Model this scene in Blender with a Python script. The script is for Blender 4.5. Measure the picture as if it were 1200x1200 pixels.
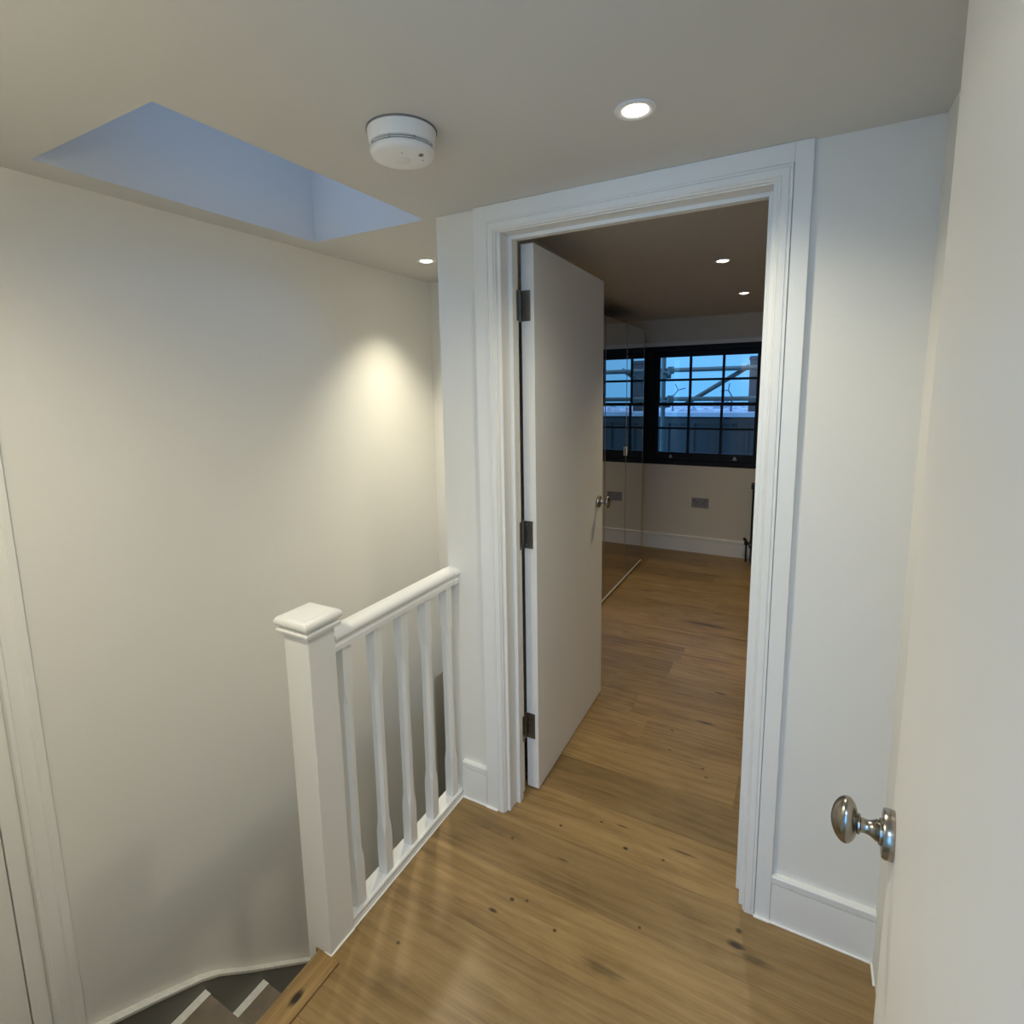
import bpy, bmesh, math, random
from mathutils import Vector, Matrix, Euler

for o in list(bpy.data.objects):
    bpy.data.objects.remove(o)
S = bpy.context.scene
COL = S.collection
PI = math.pi

# ------------------------------------------------------------------ camera
cd = bpy.data.cameras.new('camera')
cd.sensor_width = 36.0
cd.lens = 629.928 / 1200 * 36.0
cd.shift_x = 0.0033
cd.shift_y = -0.04404
cd.clip_start = 0.01
cd.clip_end = 300
cam = bpy.data.objects.new('camera', cd)
COL.objects.link(cam)
R3 = Matrix(((0.87848489, 0.47745815, -0.01726307),
             (0.05266879, -0.13269223, -0.98975693),
             (-0.47485819, 0.86857728, -0.14171526)))
m = Matrix.Identity(4)
for i in range(3):
    m[i][0] = R3[0][i]
    m[i][1] = -R3[1][i]
    m[i][2] = -R3[2][i]
m.translation = (0.83492539, -1.52635092, 1.50834753)
cam.matrix_world = m
S.camera = cam

# ------------------------------------------------------------------ world: dusk sky
w = bpy.data.worlds.new('dusk_sky')
S.world = w
w.use_nodes = True
nt = w.node_tree
nt.nodes.clear()
wo = nt.nodes.new('ShaderNodeOutputWorld')
bg = nt.nodes.new('ShaderNodeBackground')
tc = nt.nodes.new('ShaderNodeTexCoord')
sp = nt.nodes.new('ShaderNodeSeparateXYZ')
cr = nt.nodes.new('ShaderNodeValToRGB')
nt.links.new(tc.outputs['Generated'], sp.inputs[0])
nt.links.new(sp.outputs['Z'], cr.inputs[0])
cr.color_ramp.elements[0].position = 0.0
cr.color_ramp.elements[0].color = (0.145, 0.50, 1.0, 1)
cr.color_ramp.elements[1].position = 0.7
cr.color_ramp.elements[1].color = (0.42, 0.76, 1.40, 1)
nt.links.new(cr.outputs[0], bg.inputs['Color'])
west = nt.nodes.new('ShaderNodeMapRange')      # the sky is brighter on the sunset side, behind the camera
west.inputs['From Min'].default_value = 0.0
west.inputs['From Max'].default_value = -1.0
west.inputs['To Min'].default_value = 0.9
west.inputs['To Max'].default_value = 4.2
nt.links.new(sp.outputs['Y'], west.inputs['Value'])
nt.links.new(west.outputs[0], bg.inputs['Strength'])
nt.links.new(bg.outputs[0], wo.inputs['Surface'])

# ------------------------------------------------------------------ exposure
S.view_settings.view_transform = 'Standard'
S.view_settings.look = 'None'
S.view_settings.exposure = 0.40
S.view_settings.gamma = 1.0
S.view_settings.use_curve_mapping = False
S.cycles.max_bounces = 12
S.cycles.diffuse_bounces = 6
S.cycles.sample_clamp_indirect = 6.0

# daylight portals in the openings the sky comes through
def portal(name, loc, rot, sx, sy):
    l = bpy.data.lights.new(name, 'AREA')
    l.shape = 'RECTANGLE'
    l.size, l.size_y = sx, sy
    l.cycles.is_portal = True
    o = bpy.data.objects.new(name, l)
    o.location = loc
    o.rotation_euler = rot
    COL.objects.link(o)
portal('skylight_daylight', (-0.556, -0.43, 2.60), (0, 0, 0), 0.56, 0.9)
portal('window_daylight', (0.07, 3.60, 1.35), (-PI / 2, 0, 0), 1.0, 1.0)
portal('added_rear_window_daylight', (0.75, -3.06, 1.5), (PI / 2, 0, 0), 1.1, 1.2)  # portal in the window of the added rear room

WARM = (1.0, 0.915, 0.70)
COOL = (0.60, 0.77, 1.0)
BEDW = (1.0, 0.83, 0.54)
LANDING_W, HEAD_W, STAIR_W, BED_W, REAR_W = 21.0, 35.0, 41.0, 26.0, 44.0

# ------------------------------------------------------------------ helpers
def tag(o, label, cat, group=None, kind=None):
    o['label'] = label
    o['category'] = cat
    if group:
        o['group'] = group
    if kind:
        o['kind'] = kind
    return o

def empty(name, loc=(0, 0, 0), rz=0.0, parent=None):
    o = bpy.data.objects.new(name, None)
    o.empty_display_size = 0.05
    o.location = loc
    o.rotation_euler = (0, 0, rz)
    COL.objects.link(o)
    if parent:
        o.parent = parent
    return o

def box(bm, x0, x1, y0, y1, z0, z1, mi=0):
    vs = [bm.verts.new((x, y, z)) for z in (z0, z1) for y in (y0, y1) for x in (x0, x1)]
    fs = []
    for q in ((0, 2, 3, 1), (4, 5, 7, 6), (0, 1, 5, 4), (2, 6, 7, 3), (0, 4, 6, 2), (1, 3, 7, 5)):
        f = bm.faces.new([vs[i] for i in q])
        f.material_index = mi
        fs.append(f)
    return fs

def prism(bm, poly, axis, a, b, mi=0):
    """poly: list of 2D points, extruded along axis from a to b. axis 0: (y,z) 1: (x,z) 2: (x,y)"""
    def P(p, t):
        if axis == 0:
            return (t, p[0], p[1])
        if axis == 1:
            return (p[0], t, p[1])
        return (p[0], p[1], t)
    A = [bm.verts.new(P(p, a)) for p in poly]
    B = [bm.verts.new(P(p, b)) for p in poly]
    n = len(poly)
    fs = []
    for i in range(n):
        fs.append(bm.faces.new((A[i], A[(i + 1) % n], B[(i + 1) % n], B[i])))
    fs.append(bm.faces.new(A))
    fs.append(bm.faces.new(B))
    for f in fs:
        f.material_index = mi
    return fs

def loops(bm, rings, cap=True, closed=True, mi=0):
    """skin a list of rings of points"""
    V = [[bm.verts.new(p) for p in r] for r in rings]
    n = len(rings[0])
    for a, b in zip(V[:-1], V[1:]):
        for i in range(n if closed else n - 1):
            bm.faces.new((a[i], a[(i + 1) % n], b[(i + 1) % n], b[i])).material_index = mi
    if cap:
        bm.faces.new(V[0]).material_index = mi
        bm.faces.new(V[-1]).material_index = mi

def lathe(bm, prof, M=None, seg=48, sx=1.0, sy=1.0, mi=0, cap=True):
    """prof: (r, h) pairs round local Z; sx, sy stretch the section; M places it"""
    M = M or Matrix.Identity(4)
    rings = []
    for r, h in prof:
        r = max(r, 1e-5)
        rings.append([M @ Vector((r * sx * math.cos(2 * PI * i / seg), r * sy * math.sin(2 * PI * i / seg), h)) for i in range(seg)])
    loops(bm, rings, cap, True, mi)

def tube(bm, p, q, r, seg=20, mi=0):
    p, q = Vector(p), Vector(q)
    d = q - p
    M = Matrix.Translation(p) @ d.to_track_quat('Z', 'Y').to_matrix().to_4x4()
    lathe(bm, [(r, 0), (r, d.length)], M, seg, mi=mi)

def build(name, bm, mats, parent=None, smooth=None, bevel=0.0, seg=2):
    bmesh.ops.recalc_face_normals(bm, faces=bm.faces[:])
    me = bpy.data.meshes.new(name)
    bm.to_mesh(me)
    bm.free()
    if not isinstance(mats, (list, tuple)):
        mats = [mats]
    for mt in mats:
        me.materials.append(mt)
    o = bpy.data.objects.new(name, me)
    COL.objects.link(o)
    if parent:
        o.parent = parent
    if smooth is not None:
        for p in me.polygons:
            p.use_smooth = True
        me.set_sharp_from_angle(angle=math.radians(smooth))
    if bevel > 0:
        b = o.modifiers.new('bevel', 'BEVEL')
        b.width = bevel
        b.segments = seg
        b.limit_method = 'ANGLE'
        b.angle_limit = math.radians(40)
        b.harden_normals = True
    return o

def NB():
    return bmesh.new()

def copy_tree(o, parent=None):
    c = o.copy()
    COL.objects.link(c)
    if parent:
        c.parent = parent
        c.matrix_parent_inverse = o.matrix_parent_inverse.copy()
    for ch in list(o.children):
        copy_tree(ch, c)
    return c

# ------------------------------------------------------------------ materials
def new_mat(name):
    mt = bpy.data.materials.new(name)
    mt.use_nodes = True
    n = mt.node_tree.nodes
    return mt, n, mt.node_tree.links, n['Principled BSDF']

def plain(name, col, rough=0.5, metal=0.0, bump=0.0, bscale=300.0, spec=0.5, var=0.0, vscale=4.0):
    mt, n, L, b = new_mat(name)
    b.inputs['Base Color'].default_value = (*col, 1)
    b.inputs['Roughness'].default_value = rough
    b.inputs['Metallic'].default_value = metal
    b.inputs['Specular IOR Level'].default_value = spec
    t = n.new('ShaderNodeTexCoord')
    if bump > 0:
        nz = n.new('ShaderNodeTexNoise')
        nz.inputs['Scale'].default_value = bscale
        nz.inputs['Detail'].default_value = 3
        bp = n.new('ShaderNodeBump')
        bp.inputs['Strength'].default_value = bump
        bp.inputs['Distance'].default_value = 0.002
        L.new(t.outputs['Object'], nz.inputs['Vector'])
        L.new(nz.outputs['Fac'], bp.inputs['Height'])
        L.new(bp.outputs[0], b.inputs['Normal'])
    if var > 0:
        nz = n.new('ShaderNodeTexNoise')
        nz.inputs['Scale'].default_value = vscale
        nz.inputs['Detail'].default_value = 4
        rp = n.new('ShaderNodeValToRGB')
        rp.color_ramp.elements[0].position = 0.3
        rp.color_ramp.elements[1].position = 0.7
        rp.color_ramp.elements[0].color = tuple(c * (1 - var) for c in col) + (1,)
        rp.color_ramp.elements[1].color = tuple(min(1, c * (1 + var)) for c in col) + (1,)
        L.new(t.outputs['Object'], nz.inputs['Vector'])
        L.new(nz.outputs['Fac'], rp.inputs[0])
        L.new(rp.outputs[0], b.inputs['Base Color'])
    return mt

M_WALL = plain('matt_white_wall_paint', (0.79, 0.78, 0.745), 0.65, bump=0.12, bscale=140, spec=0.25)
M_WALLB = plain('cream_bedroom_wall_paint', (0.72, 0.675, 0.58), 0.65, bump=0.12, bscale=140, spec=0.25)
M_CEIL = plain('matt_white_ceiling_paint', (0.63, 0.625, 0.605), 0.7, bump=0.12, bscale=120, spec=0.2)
M_TRIM = plain('satin_white_wood_paint', (0.82, 0.82, 0.80), 0.38, bump=0.05, bscale=60)
M_DOOR = plain('satin_white_door_paint', (0.80, 0.79, 0.765), 0.42, bump=0.05, bscale=80)
M_NICKEL = plain('satin_nickel', (0.33, 0.305, 0.265), 0.24, 1.0)
M_STEEL = plain('brushed_steel', (0.26, 0.245, 0.215), 0.34, 1.0, bump=0.1, bscale=200)
M_HOLE = plain('dark_recess', (0.02, 0.02, 0.02), 0.7)
M_BLACK = plain('black_window_paint', (0.008, 0.008, 0.009), 0.5, spec=0.3)
M_RAD = plain('black_radiator_enamel', (0.010, 0.010, 0.011), 0.4)
M_PLAST = plain('white_plastic', (0.78, 0.79, 0.79), 0.4)
M_PLASTG = plain('grey_plastic', (0.16, 0.16, 0.17), 0.5)
M_CAULK = plain('white_caulk', (0.86, 0.85, 0.82), 0.5)
M_MIRROR = plain('tinted_mirror', (0.62, 0.60, 0.56), 0.015, 1.0)
M_ALU = plain('pale_aluminium_trim', (0.34, 0.29, 0.22), 0.4, 0.5)
M_CARC = plain('dark_wardrobe_board', (0.10, 0.09, 0.08), 0.5)
M_STRING = plain('shade_grey_stair_paint', (0.20, 0.195, 0.175), 0.5, bump=0.05, bscale=60)  # shade on the string face is put into this grey
M_TREAD = plain('worn_bare_tread', (0.19, 0.155, 0.12), 0.7, bump=0.2, bscale=50, var=0.18, vscale=14)
M_TREADW = plain('white_tread_edge_paint', (0.74, 0.73, 0.70), 0.45, var=0.08, vscale=60)
M_PARA = plain('dark_parapet_cladding', (0.013, 0.0135, 0.0145), 0.6, var=0.25, vscale=3)
M_COPE = plain('pale_coping', (0.30, 0.33, 0.38), 0.6, var=0.1, vscale=6)
M_PIER = plain('dark_grey_render', (0.035, 0.032, 0.034), 0.8, var=0.15, vscale=5)
M_GALV = plain('galvanised_tube', (0.085, 0.105, 0.10), 0.55, 0.3, var=0.2, vscale=12)
M_ROOF = plain('pale_slate_roof', (0.24, 0.27, 0.32), 0.7, var=0.6, vscale=5.0)
M_FARW = plain('distant_house_wall', (0.16, 0.16, 0.19), 0.8, var=0.2, vscale=0.6)
M_TWIG = plain('dark_twig', (0.05, 0.06, 0.08), 0.8)
M_SOCK = plain('brushed_socket_plate', (0.30, 0.29, 0.27), 0.45, 0.6)

def emit(name, col, st):
    mt = bpy.data.materials.new(name)
    mt.use_nodes = True
    n = mt.node_tree.nodes
    n.clear()
    o = n.new('ShaderNodeOutputMaterial')
    e = n.new('ShaderNodeEmission')
    e.inputs[0].default_value = (*col, 1)
    e.inputs[1].default_value = st
    mt.node_tree.links.new(e.outputs[0], o.inputs[0])
    return mt
M_LAMP = emit('lit_lamp_lens', (1.0, 0.92, 0.76), 9.0)

def glass(name, tint=(0.93, 0.95, 0.96), refl=1.0):
    mt = bpy.data.materials.new(name)
    mt.use_nodes = True
    n = mt.node_tree.nodes
    L = mt.node_tree.links
    n.clear()
    o = n.new('ShaderNodeOutputMaterial')
    t = n.new('ShaderNodeBsdfTransparent')
    t.inputs[0].default_value = (*tint, 1)
    g = n.new('ShaderNodeBsdfGlossy')
    g.inputs['Roughness'].default_value = 0.01
    f = n.new('ShaderNodeFresnel')
    f.inputs[0].default_value = 1.35
    x = n.new('ShaderNodeMixShader')
    L.new(f.outputs[0], x.inputs[0])
    L.new(t.outputs[0], x.inputs[1])
    L.new(g.outputs[0], x.inputs[2])
    L.new(x.outputs[0], o.inputs[0])
    return mt
M_GLASS = glass('window_glass')

def oak(name, knots=(), along='x', base=((0.135, 0.078, 0.029), (0.285, 0.180, 0.070), (0.40, 0.268, 0.118))):
    mt, n, L, b = new_mat(name)
    t = n.new('ShaderNodeTexCoord')
    at = n.new('ShaderNodeAttribute')
    at.attribute_name = 'seed'
    at2 = n.new('ShaderNodeAttribute')
    at2.attribute_name = 'tone'
    off = n.new('ShaderNodeVectorMath'); off.operation = 'SCALE'
    off.inputs[0].default_value = (7.3, 3.1, 5.7)
    L.new(at.outputs['Fac'], off.inputs['Scale'])
    add = n.new('ShaderNodeVectorMath'); add.operation = 'ADD'
    L.new(t.outputs['Object'], add.inputs[0])
    L.new(off.outputs[0], add.inputs[1])
    def mapped(sc):
        mp = n.new('ShaderNodeMapping')
        s = sc if along == 'x' else (sc[1], sc[0], sc[2])
        mp.inputs['Scale'].default_value = s
        L.new(add.outputs[0], mp.inputs['Vector'])
        return mp.outputs[0]
    def noise(sc, detail=6, rough=0.6, dist=0.0):
        z = n.new('ShaderNodeTexNoise')
        z.inputs['Scale'].default_value = 1.0
        z.inputs['Detail'].default_value = detail
        z.inputs['Roughness'].default_value = rough
        z.inputs['Distortion'].default_value = dist
        L.new(mapped(sc), z.inputs['Vector'])
        return z.outputs['Fac']
    def math_(op, a, b_, clamp=False):
        z = n.new('ShaderNodeMath'); z.operation = op; z.use_clamp = clamp
        for i, v in enumerate((a, b_)):
            if isinstance(v, (int, float)):
                z.inputs[i].default_value = v
            else:
                L.new(v, z.inputs[i])
        return z.outputs[0]
    streak = noise((0.9, 7.5, 7.5), 7, 0.62, 1.1)
    fine = noise((7, 150, 150), 4, 0.7)
    blot = noise((2.6, 4.5, 4.5), 4, 0.55, 1.2)
    wv = n.new('ShaderNodeTexWave')
    wv.wave_type = 'BANDS'
    wv.bands_direction = 'Y' if along == 'x' else 'X'
    wv.inputs['Scale'].default_value = 1.0
    wv.inputs['Distortion'].default_value = 16.0
    wv.inputs['Detail'].default_value = 2.5
    wv.inputs['Detail Scale'].default_value = 0.7
    L.new(mapped((1.6, 8.5, 8.5)), wv.inputs['Vector'])
    v = math_('MULTIPLY', streak, 0.44)
    v = math_('ADD', v, math_('MULTIPLY', blot, 0.34))
    v = math_('ADD', v, math_('MULTIPLY', fine, 0.30))
    v = math_('ADD', v, math_('MULTIPLY', wv.outputs['Fac'], 0.06))
    rp = n.new('ShaderNodeValToRGB')
    e = rp.color_ramp.elements
    e[0].position = 0.38; e[0].color = (*base[0], 1)
    e[1].position = 0.74; e[1].color = (*base[2], 1)
    k = e.new(0.56); k.color = (*base[1], 1)
    L.new(v, rp.inputs[0])
    mul = n.new('ShaderNodeVectorMath'); mul.operation = 'SCALE'
    L.new(rp.outputs[0], mul.inputs[0])
    L.new(at2.outputs['Fac'], mul.inputs['Scale'])
    col = mul.outputs[0]
    kn = None
    for (kx, ky, rx, ry, s) in knots:
        sb = n.new('ShaderNodeVectorMath'); sb.operation = 'SUBTRACT'
        L.new(t.outputs['Object'], sb.inputs[0]); sb.inputs[1].default_value = (kx, ky, 0)
        dv = n.new('ShaderNodeVectorMath'); dv.operation = 'MULTIPLY'
        L.new(sb.outputs[0], dv.inputs[0]); dv.inputs[1].default_value = (1 / rx, 1 / ry, 0)
        ln = n.new('ShaderNodeVectorMath'); ln.operation = 'LENGTH'
        L.new(dv.outputs[0], ln.inputs[0])
        wob = math_('ADD', ln.outputs['Value'], math_('MULTIPLY', math_('SUBTRACT', fine, 0.5), 1.2))
        mr = n.new('ShaderNodeMapRange')
        mr.inputs['From Min'].default_value = 1.25; mr.inputs['From Max'].default_value = 0.45
        mr.inputs['To Min'].default_value = 0; mr.inputs['To Max'].default_value = s
        L.new(wob, mr.inputs['Value'])
        kn = mr.outputs[0] if kn is None else math_('MAXIMUM', kn, mr.outputs[0])
    if kn is not None:
        mx = n.new('ShaderNodeMix'); mx.data_type = 'RGBA'
        L.new(kn, mx.inputs['Factor'])
        L.new(col, mx.inputs['A'])
        mx.inputs['B'].default_value = (0.018, 0.010, 0.005, 1)
        col = mx.outputs['Result']
    L.new(col, b.inputs['Base Color'])
    b.inputs['Roughness'].default_value = 0.36
    b.inputs['Specular IOR Level'].default_value = 0.45
    bp = n.new('ShaderNodeBump')
    bp.inputs['Strength'].default_value = 0.12
    bp.inputs['Distance'].default_value = 0.001
    L.new(fine, bp.inputs['Height'])
    L.new(bp.outputs[0], b.inputs['Normal'])
    return mt

KNOTS = [(0.7515, -0.1324, 0.022, 0.011, 1.0), (0.755, -0.085, 0.008, 0.008, 0.8), (0.80, -0.15, 0.05, 0.012, 0.5),
         (0.3964, 0.0367, 0.009, 0.006, 1.0), (0.5164, 0.0477, 0.005, 0.004, 0.9), (0.2986, -0.3223, 0.006, 0.005, 0.9),
         (0.5075, -0.205, 0.005, 0.005, 0.9), (0.1486, -0.2967, 0.008, 0.006, 0.9), (0.115, -0.352, 0.014, 0.006, 0.8), (0.19, -0.28, 0.005, 0.004, 0.8),
         (0.57, 0.105, 0.05, 0.004, 0.9), (0.36, 0.12, 0.02, 0.003, 0.8), (0.17, 0.025, 0.006, 0.005, 0.9), (0.045, -0.10, 0.007, 0.005, 0.8),
         (0.29, 0.105, 0.006, 0.004, 0.8), (0.23, -0.10, 0.022, 0.003, 0.7), (0.52, 0.86, 0.045, 0.010, 0.75), (0.40, 0.86, 0.10, 0.018, 0.28),
         (0.40, 0.74, 0.010, 0.005, 0.9), (0.42, 0.60, 0.007, 0.004, 0.9), (0.56, 0.545, 0.009, 0.005, 0.9), (0.58, 0.50, 0.007, 0.004, 0.9),
         (0.36, 1.93, 0.13, 0.02, 0.6), (0.70, 2.15, 0.12, 0.012, 0.7), (0.55, 1.14, 0.03, 0.006, 0.8),
         (-0.13, 2.35, 0.07, 0.012, 0.6), (0.25, 2.9, 0.10, 0.02, 0.4), (0.70, 1.75, 0.05, 0.01, 0.6),
         (-0.07, -0.555, 0.006, 0.005, 0.8), (0.73, -0.44, 0.09, 0.02, 0.5), (0.84, -0.335, 0.03, 0.012, 0.8), (0.45, -0.36, 0.06, 0.012, 0.5)]
M_FLOOR = oak('oiled_oak_planks', KNOTS)
M_NOSE = oak('oak_nosing', ((-0.205, -0.785, 0.012, 0.020, 1.0),), along='y')

# ================================================================== the shell
CZ = 2.0718          # landing ceiling
BZ = 2.11            # bedroom ceiling
X0 = -0.2544         # arris of the door wall at the stairwell
XR = 1.072           # right wall
XL = -0.923          # left wall of the stairwell
DW = 0.118           # door wall thickness
FAR = 3.4926         # bedroom far wall
YN = -1.51           # near wall

# ---- floor: individual planks running along X
random.seed(11)
bm = NB()
tl = bm.faces.layers.float.new('tone')
sl = bm.faces.layers.float.new('seed')
PW, PY = 0.1965, -0.023
regions = [(-0.262, XR, -0.672, 0.0), (-0.174, XR, -3.0, -0.672), (-0.0165, 0.745, 0.0, DW), (X0 + 0.1, 1.6, DW, 0.97), (-0.95, 1.6, 0.97, FAR)]
TONES = {(-1, 0): (0.86, 0), (-2, 0): (1.0, 0), (-3, 0): (0.84, 0), (0, 0): (1.06, 0), (1, 0): (0.80, 0), (2, 0): (0.98, 0), (3, 0): (0.9, 0), (4, 0): (0.96, 0), (5, 0): (0.86, 0)}
for row in range(-21, 19):
    ya, yb = PY + PW * row, PY + PW * (row + 1)
    if row == 7:
        cuts = [-1.6, 0.308, 2.2]; tones = [0.96, 1.30]
    elif row == 2:
        cuts = [-1.2, 0.69, 2.4]; tones = [1.02, 0.84]
    elif row in (-3, -2, -1, 0, 1):
        cuts = [-1.0, 1.4, 3]; tones = [TONES[(row, 0)][0], 1.0]
    else:
        st = random.uniform(-2.2, -1.0)
        cuts = [st]
        while cuts[-1] < 2:
            cuts.append(cuts[-1] + random.uniform(1.3, 2.0))
        tones = [random.choice((0.82, 0.92, 0.98, 1.04)) for _ in cuts]
    for (a, b_, tn) in zip(cuts[:-1], cuts[1:], tones):
        sd = random.uniform(0, 10)
        for (rx0, rx1, ry0, ry1) in regions:
            xa, xb = max(a, rx0), min(b_, rx1)
            y0, y1 = max(ya, ry0), min(yb, ry1)
            if xb - xa < 0.002 or y1 - y0 < 0.002:
                continue
            g = 0.0002
            for f in box(bm, xa + (g if xa == a else 0), xb - (g if xb == b_ else 0), y0 + (g if y0 == ya else 0), y1 - (g if y1 == yb else 0), -0.014, 0.0):
                f[tl] = tn
                f[sl] = sd
for (rx0, rx1, ry0, ry1) in regions:
    for f in box(bm, rx0, rx1, ry0, ry1, -0.20, -0.0145, 1):
        f[tl] = 1.0
fl = build('floor', bm, [M_FLOOR, M_HOLE])
tag(fl, 'oak plank floor running from the landing through the doorway into the bedroom', 'floor', kind='structure')

def struct(name, bm, mat, label, cat, bevel=0.0, smooth=None):
    return tag(build(name, bm, mat, None, smooth, bevel), label, cat, kind='structure')

# ---- ceiling over the landing with the skylight shaft cut through it
SK = (-0.812, -0.300, -0.860, -0.002)
bm = NB()
T = 0.12
box(bm, -1.05, SK[0], YN - 0.1, 0.97, CZ, CZ + T)
box(bm, SK[1], 1.17, YN - 0.1, DW, CZ, CZ + T)
box(bm, SK[1], X0 + 0.1, DW, 0.97, CZ, CZ + T)
box(bm, SK[0], SK[1], YN - 0.1, SK[2], CZ, CZ + T)
box(bm, SK[0], SK[1], SK[3], 0.97, CZ, CZ + T)
zt = 2.55
box(bm, SK[0] - 0.06, SK[0], SK[2] - 0.06, SK[3] + 0.06, CZ + T, zt)
box(bm, SK[1], SK[1] + 0.06, SK[2] - 0.06, SK[3] + 0.06, CZ + T, zt)
box(bm, SK[0], SK[1], SK[2] - 0.06, SK[2], CZ + T, zt)
box(bm, SK[0], SK[1], SK[3], SK[3] + 0.06, CZ + T, zt)
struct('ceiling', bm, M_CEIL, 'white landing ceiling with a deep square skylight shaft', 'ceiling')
wd = empty('window_1', (0, 0, 0))
bm = NB()
for (a, b_, c, d_) in ((SK[0] - .06, SK[1] + .06, SK[2] - .06, SK[2] + .02), (SK[0] - .06, SK[1] + .06, SK[3] - .02, SK[3] + .06),
                       (SK[0] - .06, SK[0] + .02, SK[2] + .02, SK[3] - .02), (SK[1] - .02, SK[1] + .06, SK[2] + .02, SK[3] - .02)):
    box(bm, a, b_, c, d_, zt, zt + 0.06)
build('skylight_frame', bm, M_TRIM, wd)
bm = NB()
box(bm, SK[0] + .02, SK[1] - .02, SK[2] + .02, SK[3] - .02, zt + 0.03, zt + 0.034)
build('skylight_pane', bm, M_GLASS, wd)
tag(wd, 'roof light at the top of the blue-lit skylight shaft', 'skylight', kind='structure')

bm = NB()
box(bm, -1.05, 1.72, DW, 3.75, BZ, BZ + 0.1)
box(bm, -0.6, 1.7, -3.1, YN - 0.1, BZ, BZ + 0.1)
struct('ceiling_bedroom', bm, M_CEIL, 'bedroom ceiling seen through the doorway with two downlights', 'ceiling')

# ---- walls
OP = (-0.0278, 0.756, 1.9935)         # opening at the inner edge of the architrave
bm = NB()
LT = 0.03
box(bm, X0, -0.0165 - LT, 0, DW, 0.0, CZ)
box(bm, 0.745 + LT, 1.70, 0, DW, 0.0, CZ)
box(bm, -0.0165 - LT, 0.745 + LT, 0, DW, 1.9905 + LT, CZ)
box(bm, X0 + 0.1, 1.70, 0.06, DW, CZ + T, BZ + .1)
struct('wall_front', bm, M_WALL, 'white landing wall that holds the open bedroom doorway', 'wall')

bm = NB()
box(bm, -1.05, XL, -1.0315, 0.765, -2.5, CZ)
box(bm, -1.05, XL, 0.765, 0.97, -0.107, CZ)
box(bm, -1.05, XL, YN - 0.1, -1.0315, 1.60, CZ)
box(bm, -1.05, -1.0, YN - 0.1, -1.0315, -2.5, 1.60)
struct('wall_left', bm, M_WALL, 'tall white stairwell wall on the left lit by the stair downlight', 'wall')

bm = NB()
box(bm, XL, X0, 0.853, 0.97, -0.16, CZ)
box(bm, X0, X0 + 0.1, DW, 0.853, -0.0, CZ)
box(bm, X0, X0 + 0.1, 0.853, 0.97, -0.0, CZ)
struct('wall_stair', bm, M_WALL, 'narrow end wall of the stairwell beyond the downlight', 'wall')

bm = NB()
box(bm, XR, XR + 0.1, YN, 0.0, -0.0, CZ)
struct('wall_right', bm, M_WALL, 'right landing wall, a sliver seen between corner and open door', 'wall')

bm = NB()
box(bm, -1.05, 0.27, YN - 0.1, YN, -2.5, CZ)  # left jamb set in to keep the rear light off the newel
box(bm, 0.905, 1.7, YN - 0.1, YN, 0, CZ)
box(bm, 0.27, 0.905, YN - 0.1, YN, 2.0, CZ)
struct('wall_back', bm, M_WALL, 'unseen wall behind the photographer, doorway narrowed to shape the rear light', 'wall')
# unseen room added behind the photographer, its window and lamp cooling the door wall
bm = NB()
box(bm, -0.7, -0.6, -3.1, YN - 0.1, 0, BZ)
box(bm, 1.6, 1.7, -3.1, YN - 0.1, 0, BZ)
box(bm, -0.6, 0.2, -3.1, -3.0, 0, BZ)
box(bm, 1.3, 1.6, -3.1, -3.0, 0, BZ)
box(bm, 0.2, 1.3, -3.1, -3.0, 0, 0.9)
box(bm, 0.2, 1.3, -3.1, -3.0, 2.1, BZ)
box(bm, -0.6, -0.174, -3.0, YN - 0.1, -0.1, 0)
box(bm, XR, 1.6, -3.0, YN - 0.1, -0.1, 0)
struct('wall_rear', bm, M_WALL, 'unseen walls of the room added behind the photographer', 'wall')

# bedroom walls
WX0, WX1, WZ0, WZ1 = -0.47, 0.60, 0.80, 1.872
bm = NB()
box(bm, -1.05, WX0, FAR, FAR + 0.25, 0, BZ)
box(bm, WX1, 1.70, FAR, FAR + 0.25, 0, BZ)
box(bm, WX0, WX1, FAR, FAR + 0.25, 0, WZ0)
box(bm, WX0, WX1, FAR, FAR + 0.25, WZ1, BZ)
struct('wall_far', bm, M_WALLB, 'bedroom end wall around the black sash window', 'wall')
bm = NB()
box(bm, -1.05, -0.95, 0.97, FAR, -0.2, BZ)
box(bm, 1.6, 1.7, DW, FAR, -0.2, BZ)
struct('wall_bedroom', bm, M_WALLB, 'bedroom side walls mostly hidden behind door and wardrobe', 'wall')
def wall_piece(name, label, *bs):
    bm = NB()
    for b_ in bs:
        box(bm, *b_)
    struct(name, bm, M_WALL, label, 'wall')
wall_piece('wall_stair_inner', 'wall below the banister on the inner side of the stairs', (-0.26, -0.21, YN, 2.2, -2.5, -0.222))
wall_piece('wall_hall_left', 'side wall of the lower hall past the stairs', (-1.6, -1.55, 0.765, 2.2, -2.5, -0.107))
wall_piece('wall_hall_near', 'return wall of the lower hall', (-1.55, -1.05, 0.665, 0.765, -2.5, -0.107))
wall_piece('wall_hall_far', 'end wall of the lower hall', (-1.6, -0.21, 2.2, 2.3, -2.5, -0.107))
bm = NB()
box(bm, -1.6, -0.95, 0.97, 2.3, -0.107, -0.02)
box(bm, -0.95, -0.21, 0.97, 2.2, -0.26, -0.201)
box(bm, -1.55, -1.05, 0.765, 0.97, -0.107, -0.02)
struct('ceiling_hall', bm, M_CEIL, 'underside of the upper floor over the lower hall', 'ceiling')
bm = NB()
box(bm, -1.6, -0.21, YN, 2.3, -2.6, -2.5)
struct('floor_hall', bm, M_STRING, 'dark floor of the lower hall far below', 'floor')

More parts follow.
